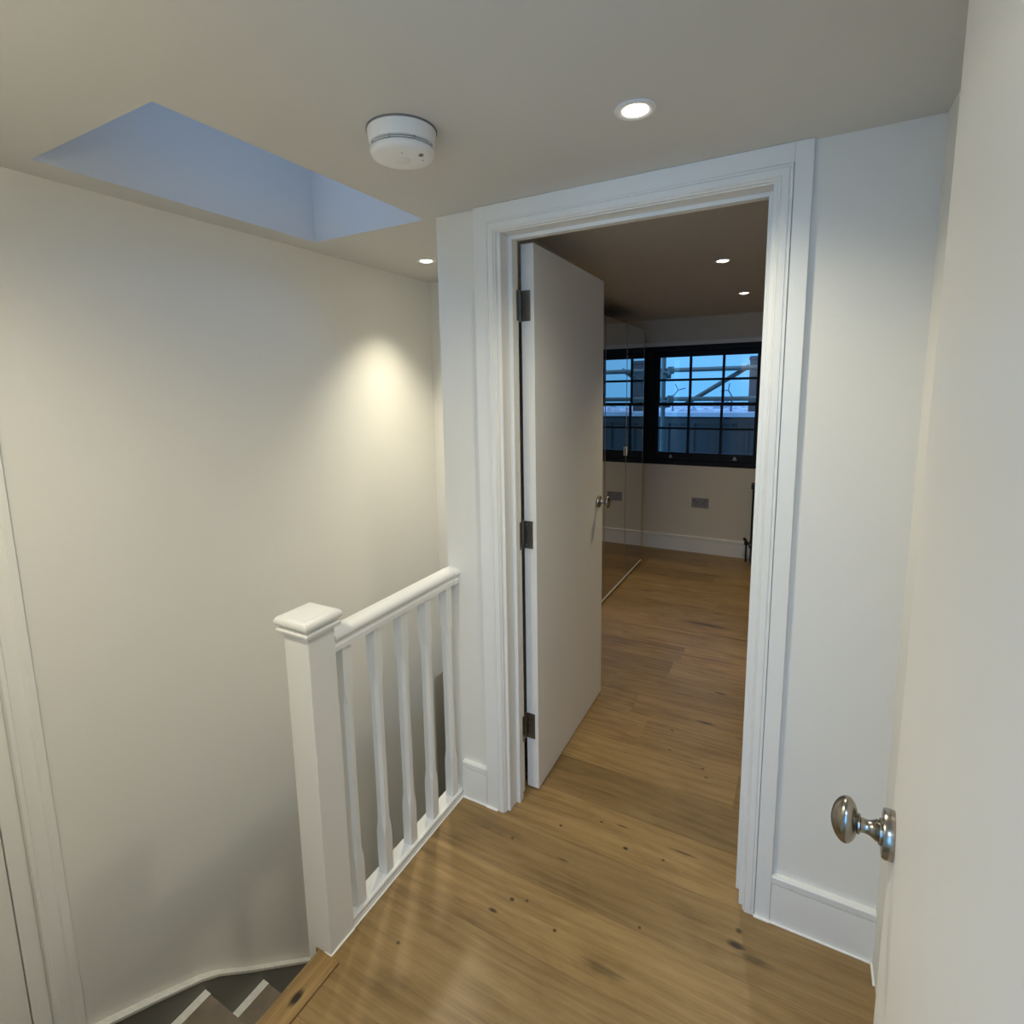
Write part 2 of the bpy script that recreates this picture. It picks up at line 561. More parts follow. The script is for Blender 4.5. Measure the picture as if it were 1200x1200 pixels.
# ---- frame of the bedroom doorway: lining, stops, architrave and packing strip
tr = empty('trim_1', (0, 0, 0))
tag(tr, 'white moulded frame round the open bedroom doorway', 'door frame', kind='structure')
bm = NB()
box(bm, -0.0165 - LT, -0.0165, 0.0, DW, 0, 1.9905 + LT)
box(bm, 0.745, 0.745 + LT, 0.0, DW, 0, 1.9905 + LT)
box(bm, -0.0165, 0.745, 0.0, DW, 1.9905, 1.9905 + LT)
build('lining', bm, M_TRIM, tr, bevel=0.0015)
bm = NB()
box(bm, -0.0165, -0.0020, 0.050, 0.077, 0, 1.9905)
box(bm, 0.7325, 0.745, 0.050, 0.077, 0, 1.9905)
box(bm, -0.0020, 0.7325, 0.050, 0.077, 1.9785, 1.9905)
build('door_stop', bm, M_TRIM, tr, bevel=0.0015)
bm = NB()
box(bm, -0.095, -0.027, DW, DW + 0.014, 0, 2.06)
box(bm, 0.756, 0.824, DW, DW + 0.014, 0, 2.06)
box(bm, -0.027, 0.756, DW, DW + 0.014, 2.0, 2.06)
build('rear_architrave', bm, M_TRIM, tr, bevel=0.001)
bm = NB()
prof = [(0.0, 0.0), (0.0, -0.009), (0.0015, -0.012), (0.004, -0.0125), (0.005, -0.0165), (0.007, -0.019), (0.0225, -0.019), (0.0235, -0.0165), (0.0245, -0.0165), (0.0255, -0.019), (0.0305, -0.019), (0.0315, -0.018), (0.0315, 0.0)]
def path(o):
    return [(OP[0] - o, 0.0), (OP[0] - o, OP[2] + o), (OP[1] + o, OP[2] + o), (OP[1] + o, 0.0)]
rings = []
for k in range(4):
    rings.append([(path(o)[k][0], y, path(o)[k][1]) for (o, y) in prof])
loops(bm, rings, True, True)
build('architrave', bm, M_TRIM, tr, smooth=35)
bm = NB()
box(bm, -0.104, OP[0] - 0.0325, -0.0155, 0.0, 0, CZ - 0.0005)
box(bm, OP[1] + 0.0325, 0.8278, -0.0155, 0.0, 0, CZ - 0.0005)
box(bm, OP[0] - 0.0325, OP[1] + 0.0325, -0.0155, 0.0, OP[2] + 0.0325, CZ - 0.0005)
build('packing_strip', bm, M_TRIM, tr, bevel=0.001)
bm = NB()
for (a, b_) in ((-0.104, -0.059), (0.787, 0.8278)):
    box(bm, a, b_, -0.024, -0.0155, 0, 0.003)
build('caulk_line', bm, M_CAULK, tr)

# ---- skirtings
def skirting_x(bm, x0, x1, yf=-0.0165, y0=0.0, z=0.1464, s=-1):
    # section in (y, z): flat board, thin shadow gap, moulded top
    sec = [(y0, 0.0), (yf, 0.0), (yf, z - 0.026), (yf - s * 0.006, z - 0.0258), (yf - s * 0.006, z - 0.0226), (yf, z - 0.0224), (yf + s * 0.001, z - 0.004), (yf - s * 0.002, z), (y0, z)]
    prism(bm, sec, 0, x0, x1)
def baseboard(name, bm, label):
    return tag(build(name, bm, M_TRIM, None, 30), label, 'skirting board', kind='structure')
bm = NB(); skirting_x(bm, 0.8285, XR)
bsr = baseboard('baseboard_right', bm, 'white skirting board to the right of the doorway')
bm = NB(); box(bm, 0.8278, XR - 0.004, -0.022, -0.0166, 0, 0.003); box(bm, XR - 0.005, XR, -0.08, -0.0175, 0, 0.003)
build('caulk_line', bm, M_CAULK, bsr)
bm = NB(); skirting_x(bm, -0.208, -0.1045)
bsl = baseboard('baseboard_left', bm, 'short white skirting board between banister and doorway')
bm = NB(); box(bm, -0.206, -0.1045, -0.022, -0.0166, 0, 0.003)
build('caulk_line', bm, M_CAULK, bsl)
bm = NB(); skirting_x(bm, -0.94, 1.6, FAR - 0.016, FAR)
baseboard('baseboard_far', bm, 'white skirting board under the bedroom window')

# ================================================================== hardware builders
def door_knob(parent, M, s=1.0):
    """M: local frame with +Z pointing out of the door face, X up"""
    M = M @ Matrix.Diagonal((s, s, s * 0.95, 1))
    k = NB()
    lathe(k, [(0.0, 0.0), (0.0305, 0.0), (0.031, 0.002), (0.031, 0.0105), (0.0295, 0.0135), (0.026, 0.0142), (0.0, 0.0142)], M, 64)
    ro = build('rose', k, M_NICKEL, parent, smooth=30)
    k = NB()
    lathe(k, [(0.0, 0.0138), (0.0165, 0.0138), (0.0165, 0.017), (0.0135, 0.0185), (0.0140, 0.0205), (0.0120, 0.0225), (0.0092, 0.029), (0.0088, 0.034), (0.0098, 0.0385),
              (0.0128, 0.0400), (0.0128, 0.0425), (0.0108, 0.0435), (0.0, 0.0437)], M, 48)
    build('neck', k, M_NICKEL, ro, smooth=25)
    k = NB()
    pr = []
    for i in range(0, 25):
        a = -PI / 2 + PI * i / 24
        pr.append((0.0315 * math.cos(a) * (1 - 0.10 * math.sin(a)), 0.0585 + 0.0170 * math.sin(a)))
    lathe(k, pr, M, 64, 1.0, 0.78)
    build('knob', k, M_NICKEL, ro, smooth=60)
    return ro

def hinge(parent, loc, leaf_x1):
    """butt hinge on the hinge edge; loc is the knuckle bottom; plates face -Y"""
    h = empty('hinge', loc, 0, parent)
    H = 0.100
    k = NB()
    box(k, 0.004, leaf_x1, -0.0012, 0.0012, 0, H)
    p1 = build('door_plate', k, M_STEEL, h, bevel=0.0005)
    k = NB()
    box(k, 0.0041, 0.0053, -0.0475, -0.0205, 0, H)
    box(k, 0.0005, 0.0041, -0.0205, -0.0195, 0, H)
    box(k, 0.0005, 0.0015, -0.0195, -0.003, 0, H)
    build('frame_plate', k, M_STEEL, h, bevel=0.0005)
    k = NB()
    for i in range(5):
        lathe(k, [(0.0, i * H / 5 + .0003), (0.0042, i * H / 5 + .0003), (0.0042, (i + 1) * H / 5 - .0003), (0.0, (i + 1) * H / 5 - .0003)], Matrix.Translation((-0.0002, -0.003, 0)), 20)
    lathe(k, [(0.0, -0.004), (0.003, -0.003), (0.0036, 0.0), (0.0036, H), (0.003, H + .003), (0.0, H + .004)], Matrix.Translation((-0.0004, -0.003, 0)), 16)
    build('knuckle', k, M_STEEL, h, smooth=30)
    for (sx, sz) in ((0.013, 0.014), (0.020, 0.040), (0.020, 0.062), (0.014, 0.086)):
        k = NB()
        lathe(k, [(0.0, 0.0), (0.0034, 0.0), (0.0026, 0.0006), (0.0, 0.0004)], Matrix.Translation((sx, -0.0012, sz)) @ Matrix.Rotation(PI / 2, 4, 'X'), 16)
        build('screw', k, M_PLASTG, p1, smooth=30)
    return h

def Mface(p, n):
    """frame at p with Z = n (horizontal) and X = world up"""
    n = Vector(n).normalized()
    x = Vector((0, 0, 1))
    y = n.cross(x)
    return Matrix(((x.x, y.x, n.x, p[0]), (x.y, y.y, n.y, p[1]), (x.z, y.z, n.z, p[2]), (0, 0, 0, 1)))

# ---- door_1: the bedroom door, swung 90 degrees into the bedroom
d1 = empty('door_1', (-0.0165, 0.1395, 0), math.radians(0.9))
tag(d1, 'white flush bedroom door standing open with three steel hinges showing', 'door', kind='structure')
bm = NB()
box(bm, 0.0, 0.0475, 0.0, 0.752, 0.006, 1.986)
build('leaf', bm, M_DOOR, d1, bevel=0.0015)
for hz in (1.7365, 0.9465, 0.2085):
    hinge(d1, (-0.0040, -0.0012, hz), 0.0385)
door_knob(d1, Mface((0.0475, 0.680, 0.988), (1, 0, 0)), 0.88)
door_knob(d1, Mface((0.0, 0.680, 0.988), (-1, 0, 0)), 0.88)

# ---- door_2: the door close to the lens on the right, hinged on the near wall
A2 = math.radians(5.0)
d2 = empty('door_2', (0.944 - 0.61 * math.sin(A2), -0.870 - 0.61 * math.cos(A2), 0), -A2)
tag(d2, 'white flush door standing open close on the right with an oval nickel knob', 'door', kind='structure')
bm = NB()
box(bm, 0.0, 0.044, 0.0, 0.61, 0.006, 1.986)
build('leaf', bm, M_DOOR, d2, bevel=0.002)
door_knob(d2, Mface((0.0, 0.61 - 0.036, 1.046), (-1, 0, 0)), 0.78)
door_knob(d2, Mface((0.044, 0.61 - 0.036, 1.046), (1, 0, 0)), 0.78)

# ---- door_3: closed door low in the left wall with its architrave (trim_2)
d3 = empty('door_3', (0, 0, 0))
tag(d3, 'white closed door at the far left edge, low beside the stairs', 'door', kind='structure')
bm = NB()
box(bm, -0.967, -0.927, YN + 0.002, -1.0735, -0.45, 1.56)
build('leaf', bm, M_DOOR, d3, bevel=0.0015)
t3 = empty('trim_2', (0, 0, 0))
tag(t3, 'white moulded architrave down the left edge beside the stair wall', 'architrave', kind='structure')
bm = NB()
pf = [(XL, -0.966), (XL + 0.019, -0.967), (XL + 0.0195, -0.985), (XL + 0.013, -0.990), (XL + 0.0125, -1.018), (XL + 0.017, -1.022), (XL + 0.015, -1.030), (XL, -1.031)]
prism(bm, pf, 2, -0.62, 1.66)
box(bm, XL, XL + 0.018, YN, -1.031, 1.595, 1.66)
build('architrave', bm, M_TRIM, t3, smooth=30)
bm = NB()
box(bm, -0.999, XL - 0.001, -1.071, -1.032, -0.62, 1.5995)
build('lining', bm, M_TRIM, t3, bevel=0.0015)

# ================================================================== banister
bn = empty('banister', (-0.235, -0.3, 0))
tag(bn, 'white painted banister with square newel post and five chamfered balusters', 'banister')
def loc(o):
    o.location = (0.235, 0.3, 0)
    return o
NX0, NX1, NY0, NY1 = -0.2952, -0.2082, -0.668, -0.581
bm = NB()
box(bm, NX0, NX1, NY0, NY1, -0.5515, 0.908)
nw = loc(build('newel_post', bm, M_TRIM, bn, bevel=0.0025, seg=3))
bm = NB()
rings = []
for (e, z) in [(-0.005, 0.9075), (0.004, 0.9078), (0.0105, 0.9105), (0.0130, 0.9150), (0.0130, 0.9190), (0.0105, 0.9225), (0.0050, 0.9245), (0.0050, 0.9265), (0.0100, 0.9285), (0.0145, 0.933),
               (0.0160, 0.9385), (0.0155, 0.9435), (0.0130, 0.9485), (0.0090, 0.9520), (0.0035, 0.9540), (0.0030, 0.9528), (0.0018, 0.9528), (0.0012, 0.9545), (-0.010, 0.9562), (-0.035, 0.9570)]:
    rings.append([(NX0 - e, NY0 - e, z), (NX1 + e, NY0 - e, z), (NX1 + e, NY1 + e, z), (NX0 - e, NY1 + e, z)])
loops(bm, rings)
cap = build('newel_cap', bm, M_TRIM, nw, smooth=32)
# caulk round the newel foot
bm = NB()
box(bm, NX1, NX1 + 0.004, NY0 - 0.004, NY1, 0, 0.003)
box(bm, -0.232, NX1, NY0 - 0.004, NY0, 0, 0.003)
build('caulk_line', bm, M_CAULK, nw)
# handrail
HB = 0.833
half = [(0.0, 0.0565), (0.010, 0.0560), (0.018, 0.0535), (0.0245, 0.0490), (0.0285, 0.0430), (0.0295, 0.0370), (0.0280, 0.0320), (0.0240, 0.0285), (0.0215, 0.0240), (0.0210, 0.0190), (0.0230, 0.0150), (0.0245, 0.0135), (0.0245, 0.0)]
def railsec(s=1.0, dz=0.0):
    r = [(-0.2355 + x * s, HB + z + dz) for x, z in half]
    l = [(-0.2355 - x * s, HB + z + dz) for x, z in half[::-1]]
    return r[:-1] + [r[-1]] + [l[0]] + l[1:-1]
bm = NB()
prism(bm, railsec(), 1, NY1 + 0.0003, -0.030)
loc(build('handrail', bm, M_TRIM, bn, smooth=40))
bm = NB()
prism(bm, railsec(1.06, -0.002), 1, -0.029, -0.0003)
loc(build('handrail_end_block', bm, M_TRIM, bn, smooth=40))
# base rail with a small bead on the landing side
bm = NB()
sec = [(-0.2625, 0.0), (-0.2095, 0.0), (-0.2095, 0.012), (-0.2110, 0.015), (-0.2110, 0.018), (-0.2095, 0.021), (-0.2095, 0.026), (-0.2120, 0.030), (-0.2625, 0.030)]
prism(bm, sec, 1, NY1 + 0.0003, -0.0003)
br = loc(build('base_rail', bm, M_TRIM, bn, smooth=30))
bm = NB()
box(bm, -0.2094, -0.2060, NY1 + 0.001, -0.018, 0, 0.003)
build('caulk_line', bm, M_CAULK, br)
# balusters: square ends, stop-chamfered shaft
def baluster_mesh():
    bm = NB()
    def ring(z, h, c):
        return [(h - c, -h, z), (h, -h + c, z), (h, h - c, z), (h - c, h, z), (-h + c, h, z), (-h, h - c, z), (-h, -h + c, z), (-h + c, -h, z)]
    H, L0 = 0.01625, 0.8338
    e = 0.0006
    loops(bm, [ring(0.0295, H, e), ring(0.170, H, e), ring(0.205, H, 0.0085), ring(0.665, H, 0.0085), ring(0.705, H, e), ring(L0, H, e)])
    return bm
b0 = None
for k in range(5):
    y = -0.550 + 0.1205 * k + 0.01625
    if b0 is None:
        b0 = build('baluster', baluster_mesh(), M_TRIM, bn)
        o = b0
    else:
        o = b0.copy()
        COL.objects.link(o)
        o.parent = bn
    o.location = (-0.2345 + 0.235, y + 0.3, 0)

# ---- oak nosing at the head of the stairs
bm = NB()
tl = bm.faces.layers.float.new('tone'); sl = bm.faces.layers.float.new('seed')
sec = [(-0.1745, -0.0145), (-0.1755, 0.004), (-0.178, 0.006), (-0.243, 0.006), (-0.2495, 0.002), (-0.2515, -0.005), (-0.2495, -0.016), (-0.243, -0.022), (-0.2405, -0.022), (-0.2405, -0.0145)]
for f in prism(bm, sec, 1, YN, -0.6725):
    f[tl] = 1.02; f[sl] = 3.0
ns = build('stair_nosing', bm, M_NOSE, None, smooth=30)
tag(ns, 'oak stair nosing with a dark knot at the top of the stairs', 'stair nosing')

# ================================================================== staircase
st = empty('staircase', (-0.59, -0.4, -0.75))
tag(st, 'narrow winder staircase with bare treads dropping away at bottom left', 'staircase')
def sloc(o):
    o.location = (0.59, 0.4, 0.75)
    return o
SX0, SX1 = -0.898, -0.262
def tread(poly, z, edges):
    bm = NB()
    prism(bm, poly, 2, z - 0.03, z)
    o = sloc(build('tread', bm, M_TREAD, st, bevel=0.004))
    for e in edges:
        bm = NB()
        prism(bm, e, 2, z - 0.0295, z + 0.001)
        build('painted_margin', bm, M_TREADW, o, bevel=0.002)
    return o
NP = (-0.27, -0.640)
for k in range(9):
    z = -0.553 - 0.2 * k
    yf = -0.640 + 0.2145 * k           # nosing
    yb = yf - 0.2145 - 0.02 if k else -1.02
    poly = [(SX0, yb), (SX1, yb if k else -0.672), (SX1, yf), (SX0, yf)]
    tread(poly, z, [[(SX0 + .0003, yb), (SX0 + 0.032, yb + (0.016 if not k else 0)), (SX0 + 0.032, yf + 0.0008), (SX0 + .0003, yf + 0.0008)],
                    [(SX1 - 0.032, max(yb, -0.68)), (SX1 - .0003, max(yb, -0.672)), (SX1 - .0003, yf + .0008), (SX1 - 0.032, yf + .0008)]])
    bm = NB()
    box(bm, SX0, SX1, yf - 0.032, yf - 0.014, z - 0.2, z - 0.0302)
    sloc(build('riser', bm, M_STRING, st))
# two winder treads between the nosing and the straight flight
tread([(SX0, -1.005), (SX0, -1.46), (-0.72, -1.50), (SX1, -0.674), (-0.30, -0.674)], -0.368, [[(SX0 + .0003, -1.005), (SX0 + .0003, -1.46), (SX0 + .032, -1.46), (SX0 + .032, -1.0)]])
tread([(-0.74, -1.503), (-0.262, -1.503), (-0.262, -0.673), (-0.285, -0.673)], -0.184, [[(-0.285, -0.674), (-0.262, -0.674), (-0.262, -0.70), (-0.30, -0.70)]])
bm = NB()
box(bm, -0.258, -0.2405, YN + 0.003, -0.674, -0.1835, -0.0225)
sloc(build('riser', bm, M_STRING, st))
# wall string: curved top line, pale capping whose colour holds the lit top edge
top = [(-1.28, -0.21), (-1.10, -0.285), (-0.925, -0.358), (-0.80, -0.425), (-0.72, -0.470), (-0.65, -0.510), (-0.593, -0.552), (-0.54, -0.603), (-0.48, -0.662), (-0.36, -0.772), (-0.205, -0.9145), (0.4, -1.475), (1.3, -2.31)]
bm = NB()
poly = top + [(1.3, -2.49), (0.9, -2.49), (-0.62, -0.95), (-1.28, -0.75)]
prism(bm, poly, 0, XL + 0.0003, SX0 - 0.0003)
sg = sloc(build('string', bm, M_STRING, st))
bm = NB()
cap_poly = [(y, z - 0.0) for y, z in top] + [(y + 0.002, z + 0.006) for y, z in top[::-1]]
prism(bm, [(y, z + 0.0002) for y, z in top] + [(y + 0.004, z + 0.007) for y, z in top[::-1]], 0, XL + 0.0003, SX0 + 0.004)
build('string_lit_capping', bm, M_TREADW, sg)

# ================================================================== ceiling fittings
def downlight(loc, watts, label, big=True, ang=110, tilt=(0, 0, 0), group='recessed downlights', col=WARM, blend=0.9):
    r = empty('downlight', loc)
    tag(r, label, 'downlight', group)
    k = NB()
    lathe(k, [(0.0, -0.0002), (0.0420, -0.0002), (0.0424, -0.0020), (0.0410, -0.0042), (0.0385, -0.0050), (0.0300, -0.0046), (0.0265, -0.0025), (0.0, -0.0025)], None, 48)
    build('bezel', k, M_PLAST, r, smooth=35)
    k = NB()
    lathe(k, [(0.0, -0.0026), (0.0262, -0.0026), (0.0262, -0.0034), (0.020, -0.0060), (0.010, -0.0074), (0.0, -0.0078)], None, 40)
    build('lamp_lens', k, M_LAMP, r, smooth=40)
    l = bpy.data.lights.new('lamp_beam', 'SPOT')
    l.energy = watts
    l.color = col
    l.spot_size = math.radians(ang)
    l.spot_blend = blend
    l.shadow_soft_size = 0.035
    lo = bpy.data.objects.new('lamp_beam', l)
    COL.objects.link(lo)
    lo.parent = r
    lo.location = (0, 0, -0.014)
    lo.rotation_euler = tilt
    return r
downlight((0.5025, -0.352, CZ), LANDING_W, 'large downlight in the landing ceiling above the doorway', ang=150)
downlight((-0.636, 0.45, CZ), STAIR_W, 'downlight over the stairwell half hidden by the doorway wall', ang=96, blend=1.0)
downlight((-0.15, -1.30, CZ), HEAD_W, 'landing downlight overhead, out of the frame, above the head of the stairs', ang=165)
downlight((0.4585, 1.353, BZ), BED_W, 'nearer of the two downlights in the bedroom ceiling', ang=112, col=BEDW)
downlight((0.4595, 2.405, BZ), BED_W, 'farther of the two downlights in the bedroom ceiling', ang=112, col=BEDW)
downlight((0.62, -2.20, BZ), REAR_W, 'cool white downlight added unseen behind the photographer to cool the door wall', ang=150, col=COOL)  # added lamp, out of view, for the cool light on the door wall

downlight((-1.28, 1.5, -0.107), 3.5, 'unseen downlight added in the lower hall to lift its darkness', ang=140)  # added lamp, out of view, keeps the lower hall from going black
sa = empty('smoke_alarm', (0.034, -0.521, CZ))
tag(sa, 'round white smoke alarm with a dark vent gap on the landing ceiling', 'smoke alarm')
bm = NB()
lathe(bm, [(0.0, 0.0), (0.0765, 0.0), (0.0770, -0.002), (0.0760, -0.0035), (0.0, -0.0035)], None, 72)
build('base_plate', bm, M_PLASTG, sa, smooth=30)
bm = NB()
lathe(bm, [(0.0, -0.0035), (0.0745, -0.0035), (0.0735, -0.012), (0.0715, -0.027), (0.0700, -0.033), (0.066, -0.0345), (0.0, -0.0345)], None, 72)
build('pattress', bm, M_PLAST, sa, smooth=30)
bm = NB()
lathe(bm, [(0.0, -0.0345), (0.0650, -0.0345), (0.0650, -0.0375), (0.0, -0.0375)], None, 72)
for i in range(8):
    a = 2 * PI * (i + 0.35) / 8
    c, s_ = math.cos(a), math.sin(a)
    tube(bm, (0.0675 * c, 0.0675 * s_, -0.034), (0.0675 * c, 0.0675 * s_, -0.0425), 0.0012, 8)
lathe(bm, [(0.0, -0.0395), (0.0650, -0.0395), (0.0650, -0.0425), (0.0, -0.0425)], None, 72)
build('vent_gap', bm, M_PLASTG, sa, smooth=30)
bm = NB()
lathe(bm, [(0.060, -0.0378), (0.0690, -0.0378), (0.0690, -0.0393), (0.060, -0.0393)], None, 72)
build('vent_ring', bm, M_PLAST, sa, smooth=30)
bm = NB()
lathe(bm, [(0.0, -0.0425), (0.0700, -0.0425), (0.0705, -0.0445), (0.0690, -0.0500), (0.0650, -0.0545), (0.0580, -0.0575), (0.040, -0.0592), (0.0, -0.0600)], None, 72)
cv = build('cover', bm, M_PLAST, sa, smooth=40)
bm = NB()
lathe(bm, [(0.0135, -0.0596), (0.0165, -0.0604), (0.0160, -0.0608), (0.0, -0.0612), (0.0, -0.0590)], None, 32)
build('test_button', bm, M_PLAST, cv, smooth=40)
for (dx, dy) in ((0.045, 0.004), (0.0505, -0.0005)):
    bm = NB()
    M = Matrix.Translation((dx, dy, -0.0588)) @ Matrix.Rotation(math.radians(55), 4, 'Z')
    lathe(bm, [(0.0, 0.002), (0.0017, 0.002), (0.0017, -0.0006), (0.0, -0.0006)], M, 12, 3.0, 1.0)
    build('sounder_slot', bm, M_HOLE, cv, smooth=30)
for (dx, dy) in ((0.036, 0.024), (0.022, -0.030)):
    bm = NB()
    lathe(bm, [(0.0, 0.002), (0.0014, 0.002), (0.0014, -0.0006), (0.0, -0.0006)], Matrix.Translation((dx, dy, -0.0590)), 12)
    build('indicator_light', bm, M_HOLE, cv, smooth=30)

# ================================================================== bedroom
# ---- sash window
w1 = empty('window_2', (0, FAR, 0))
tag(w1, 'black painted sash window with twelve panes in the bedroom end wall', 'window', kind='structure')
def wloc(o):
    o.location = (0, -FAR, 0)
    return o
PX0, PX1 = -0.337, 0.4785
PZ0, PZ1 = 0.915, 1.777
bm = NB()
yA, yB = FAR + 0.004, FAR + 0.15
box(bm, WX0, PX0 - 0.045, yA, yB, WZ0, WZ1)
box(bm, PX1 + 0.045, WX1, yA, yB, WZ0, WZ1)
box(bm, PX0 - 0.045, PX1 + 0.045, yA, yB, PZ1 + 0.045, WZ1)
box(bm, PX0 - 0.045, PX1 + 0.045, yA, yB, WZ0, PZ0 - 0.075)
wloc(build('frame', bm, M_BLACK, w1, bevel=0.003))
def sash(name, y, z0, z1, rails, gz):
    bm = NB()
    y0, y1 = y, y + 0.035
    box(bm, PX0 - 0.045, PX0, y0, y1, z0 - rails[0], z1 + rails[1])
    box(bm, PX1, PX1 + 0.045, y0, y1, z0 - rails[0], z1 + rails[1])
    box(bm, PX0, PX1, y0, y1, z0 - rails[0], z0)
    box(bm, PX0, PX1, y0, y1, z1, z1 + rails[1])
    for xb in (-0.068, 0.2105):
        box(bm, xb - 0.0105, xb + 0.0105, y0 + .004, y1 - .004, z0, z1)
    box(bm, PX0, PX1, y0 + .006, y1 - .006, gz - 0.0105, gz + 0.0105)
    s = wloc(build(name, bm, M_BLACK, w1, bevel=0.002))
    bm = NB()
    box(bm, PX0 - .01, PX1 + .01, y0 + 0.016, y0 + 0.019, z0 - .01, z1 + .01)
    build('glass', bm, M_GLASS, s)
    return s
sash('upper_sash', FAR + 0.066, 1.368, PZ1, (0.030, 0.045), 1.572)
lo_s = sash('lower_sash', FAR + 0.028, PZ0, 1.338, (0.075, 0.030), 1.135)
lift0 = None
for xl in (-0.215, 0.335):
    k = NB()
    prism(k, [(-0.020, 0.0), (0.020, 0.0), (0.006, 0.030), (-0.006, 0.030)], 1, -0.004, 0.0)
    prism(k, [(-0.018, 0.0), (0.018, 0.0), (0.018, 0.006), (-0.018, 0.006)], 1, -0.016, -0.004)
    o = build('sash_lift', k, M_NICKEL, lo_s, bevel=0.001)
    o.location = (xl, FAR + 0.0275, 0.862)
bm = NB()
box(bm, WX0, WX1, FAR - 0.012, FAR, WZ1, WZ1 + 0.036)
t4 = tag(build('trim_3', bm, M_TRIM, None, bevel=0.001), 'pale strip along the top of the black bedroom window', 'trim', kind='structure')

# ---- mirrored wardrobe
wr = empty('wardrobe', (-0.64, 1.98, 0))
tag(wr, 'tall wardrobe with mirrored doors reflecting the bedroom window', 'wardrobe')
WRX = -0.335
Wy0, Wy1, Wtop = 0.992, 2.990, 1.983
def rloc(o):
    o.location = (0.64, -1.98, 0)
    return o
bm = NB()
box(bm, -0.945, WRX - 0.024, Wy0, Wy1, 0.0, Wtop)
rloc(build('carcass', bm, M_CARC, wr, bevel=0.002))
bm = NB()
box(bm, WRX - 0.06, WRX - 0.010, Wy0, Wy1 + 0.002, 0.0, 0.030)
rloc(build('plinth', bm, M_CARC, wr))
bm = NB()
box(bm, WRX - 0.009, WRX + 0.004, Wy0, Wy1 - 0.012, 0.021, 0.0305)
rloc(build('base_track', bm, M_CAULK, wr))
dm = None
DWID = (Wy1 - Wy0) / 4
def mirror_door():
    bm = NB()
    a, b_ = 0.002, DWID - 0.002
    z0, z1 = 0.032, Wtop - 0.002
    box(bm, -0.0235, -0.0008, a + .003, b_ - .003, z0 + .004, z1 - .004)
    d_ = build('mirror_door', bm, M_MIRROR, wr)
    bm = NB()
    for (y0, y1, zz0, zz1) in ((a, a + .003, z0, z1), (b_ - .003, b_, z0, z1), (a + .003, b_ - .003, z0, z0 + .004), (a + .003, b_ - .003, z1 - .004, z1)):
        box(bm, -0.0236, 0.0004, y0, y1, zz0, zz1)
    build('door_edging', bm, M_ALU, d_)
    bm = NB()
    box(bm, 0.0002, 0.012, b_ - 0.020, b_ - 0.004, 0.995, 1.065)
    build('handle', bm, M_PLAST, d_, bevel=0.003)
    return d_
for k in range(4):
    if dm is None:
        dm = mirror_door()
        o = dm
    else:
        o = copy_tree(dm, wr)
        for c in list(o.children):
            if c.name.startswith('handle') and k != 2:
                bpy.data.objects.remove(c)
    o.location = (WRX + 0.64, Wy0 + DWID * k - 1.98, 0)

# ---- double socket
so = empty('wall_socket', (0.063, FAR, 0.466))
tag(so, 'double wall socket on the bedroom wall under the window', 'socket')
bm = NB()
box(bm, -0.0735, 0.0735, -0.006, 0, -0.043, 0.043)
pl = build('face_plate', bm, M_SOCK, so, bevel=0.002)
for sx in (-0.047, 0.047):
    bm = NB()
    box(bm, sx - 0.007, sx + 0.007, -0.009, -0.006, 0.010, 0.032)
    build('rocker_switch', bm, M_PLASTG, pl, bevel=0.001)
for sx in (-0.028, 0.028):
    bm = NB()
    box(bm, sx - 0.004, sx + 0.004, -0.0064, -0.006, -0.002, 0.006)
    box(bm, sx - 0.014, sx - 0.007, -0.0064, -0.006, -0.020, -0.015)
    box(bm, sx + 0.007, sx + 0.014, -0.0064, -0.006, -0.020, -0.015)
    build('pin_slot', bm, M_HOLE, pl)

# ---- black column radiator
rd = empty('radiator', (0.9, FAR - 0.1, 0))
tag(rd, 'black column radiator with a valve, edge showing past the right door jamb', 'radiator')
col0 = None
for k in range(14):
    if col0 is None:
        bm = NB()
        for yy in (-0.045, -0.015, 0.015, 0.045):
            tube(bm, (0, yy, 0.15), (0, yy, 0.665), 0.0125, 16)
        for zz in (0.160, 0.668):
            rr = [[(s * 0.022, y, z) for (y, z) in ((-0.062, zz - 0.004), (-0.056, zz + 0.018), (-0.02, zz + 0.026), (0.02, zz + 0.026), (0.056, zz + 0.018), (0.062, zz - 0.004), (0.05, zz - 0.022), (-0.05, zz - 0.022))] for s in (-1, 1)]
            loops(bm, rr)
        col0 = build('column', bm, M_RAD, rd, smooth=40, bevel=0.004)
        o = col0
    else:
        o = col0.copy()
        COL.objects.link(o)
        o.parent = rd
    o.location = (0.513 + 0.046 * k - 0.9, 0, 0)
ft0 = None
for xx in (0.513, 1.111):
    if ft0 is None:
        bm = NB()
        loops(bm, [[(a * s, b_ * s, z) for a, b_ in ((-.014, -.055), (.014, -.055), (.014, .055), (-.014, .055))] for z, s in ((0, 1.25), (0.02, 1.0), (0.13, 0.8), (0.15, 0.9))])
        ft0 = build('foot', bm, M_RAD, rd)
        o = ft0
    else:
        o = ft0.copy(); COL.objects.link(o); o.parent = rd
    o.location = (xx - 0.9, 0, 0)
bm = NB()
tube(bm, (0.495, 0, 0.165), (0.462, 0, 0.165), 0.010, 16)
tube(bm, (0.468, 0, 0.0), (0.468, 0, 0.15), 0.0075, 16)
lathe(bm, [(0.0, 0.0), (0.014, 0.0), (0.016, 0.01), (0.016, 0.03), (0.013, 0.034), (0.0, 0.034)], Matrix.Translation((0.468, 0, 0.148)), 24)
tube(bm, (0.468, 0.0, 0.185), (0.445, 0, 0.205), 0.012, 16)
o = build('valve', bm, M_RAD, rd, smooth=40)
o.location = (-0.9, 0, 0)

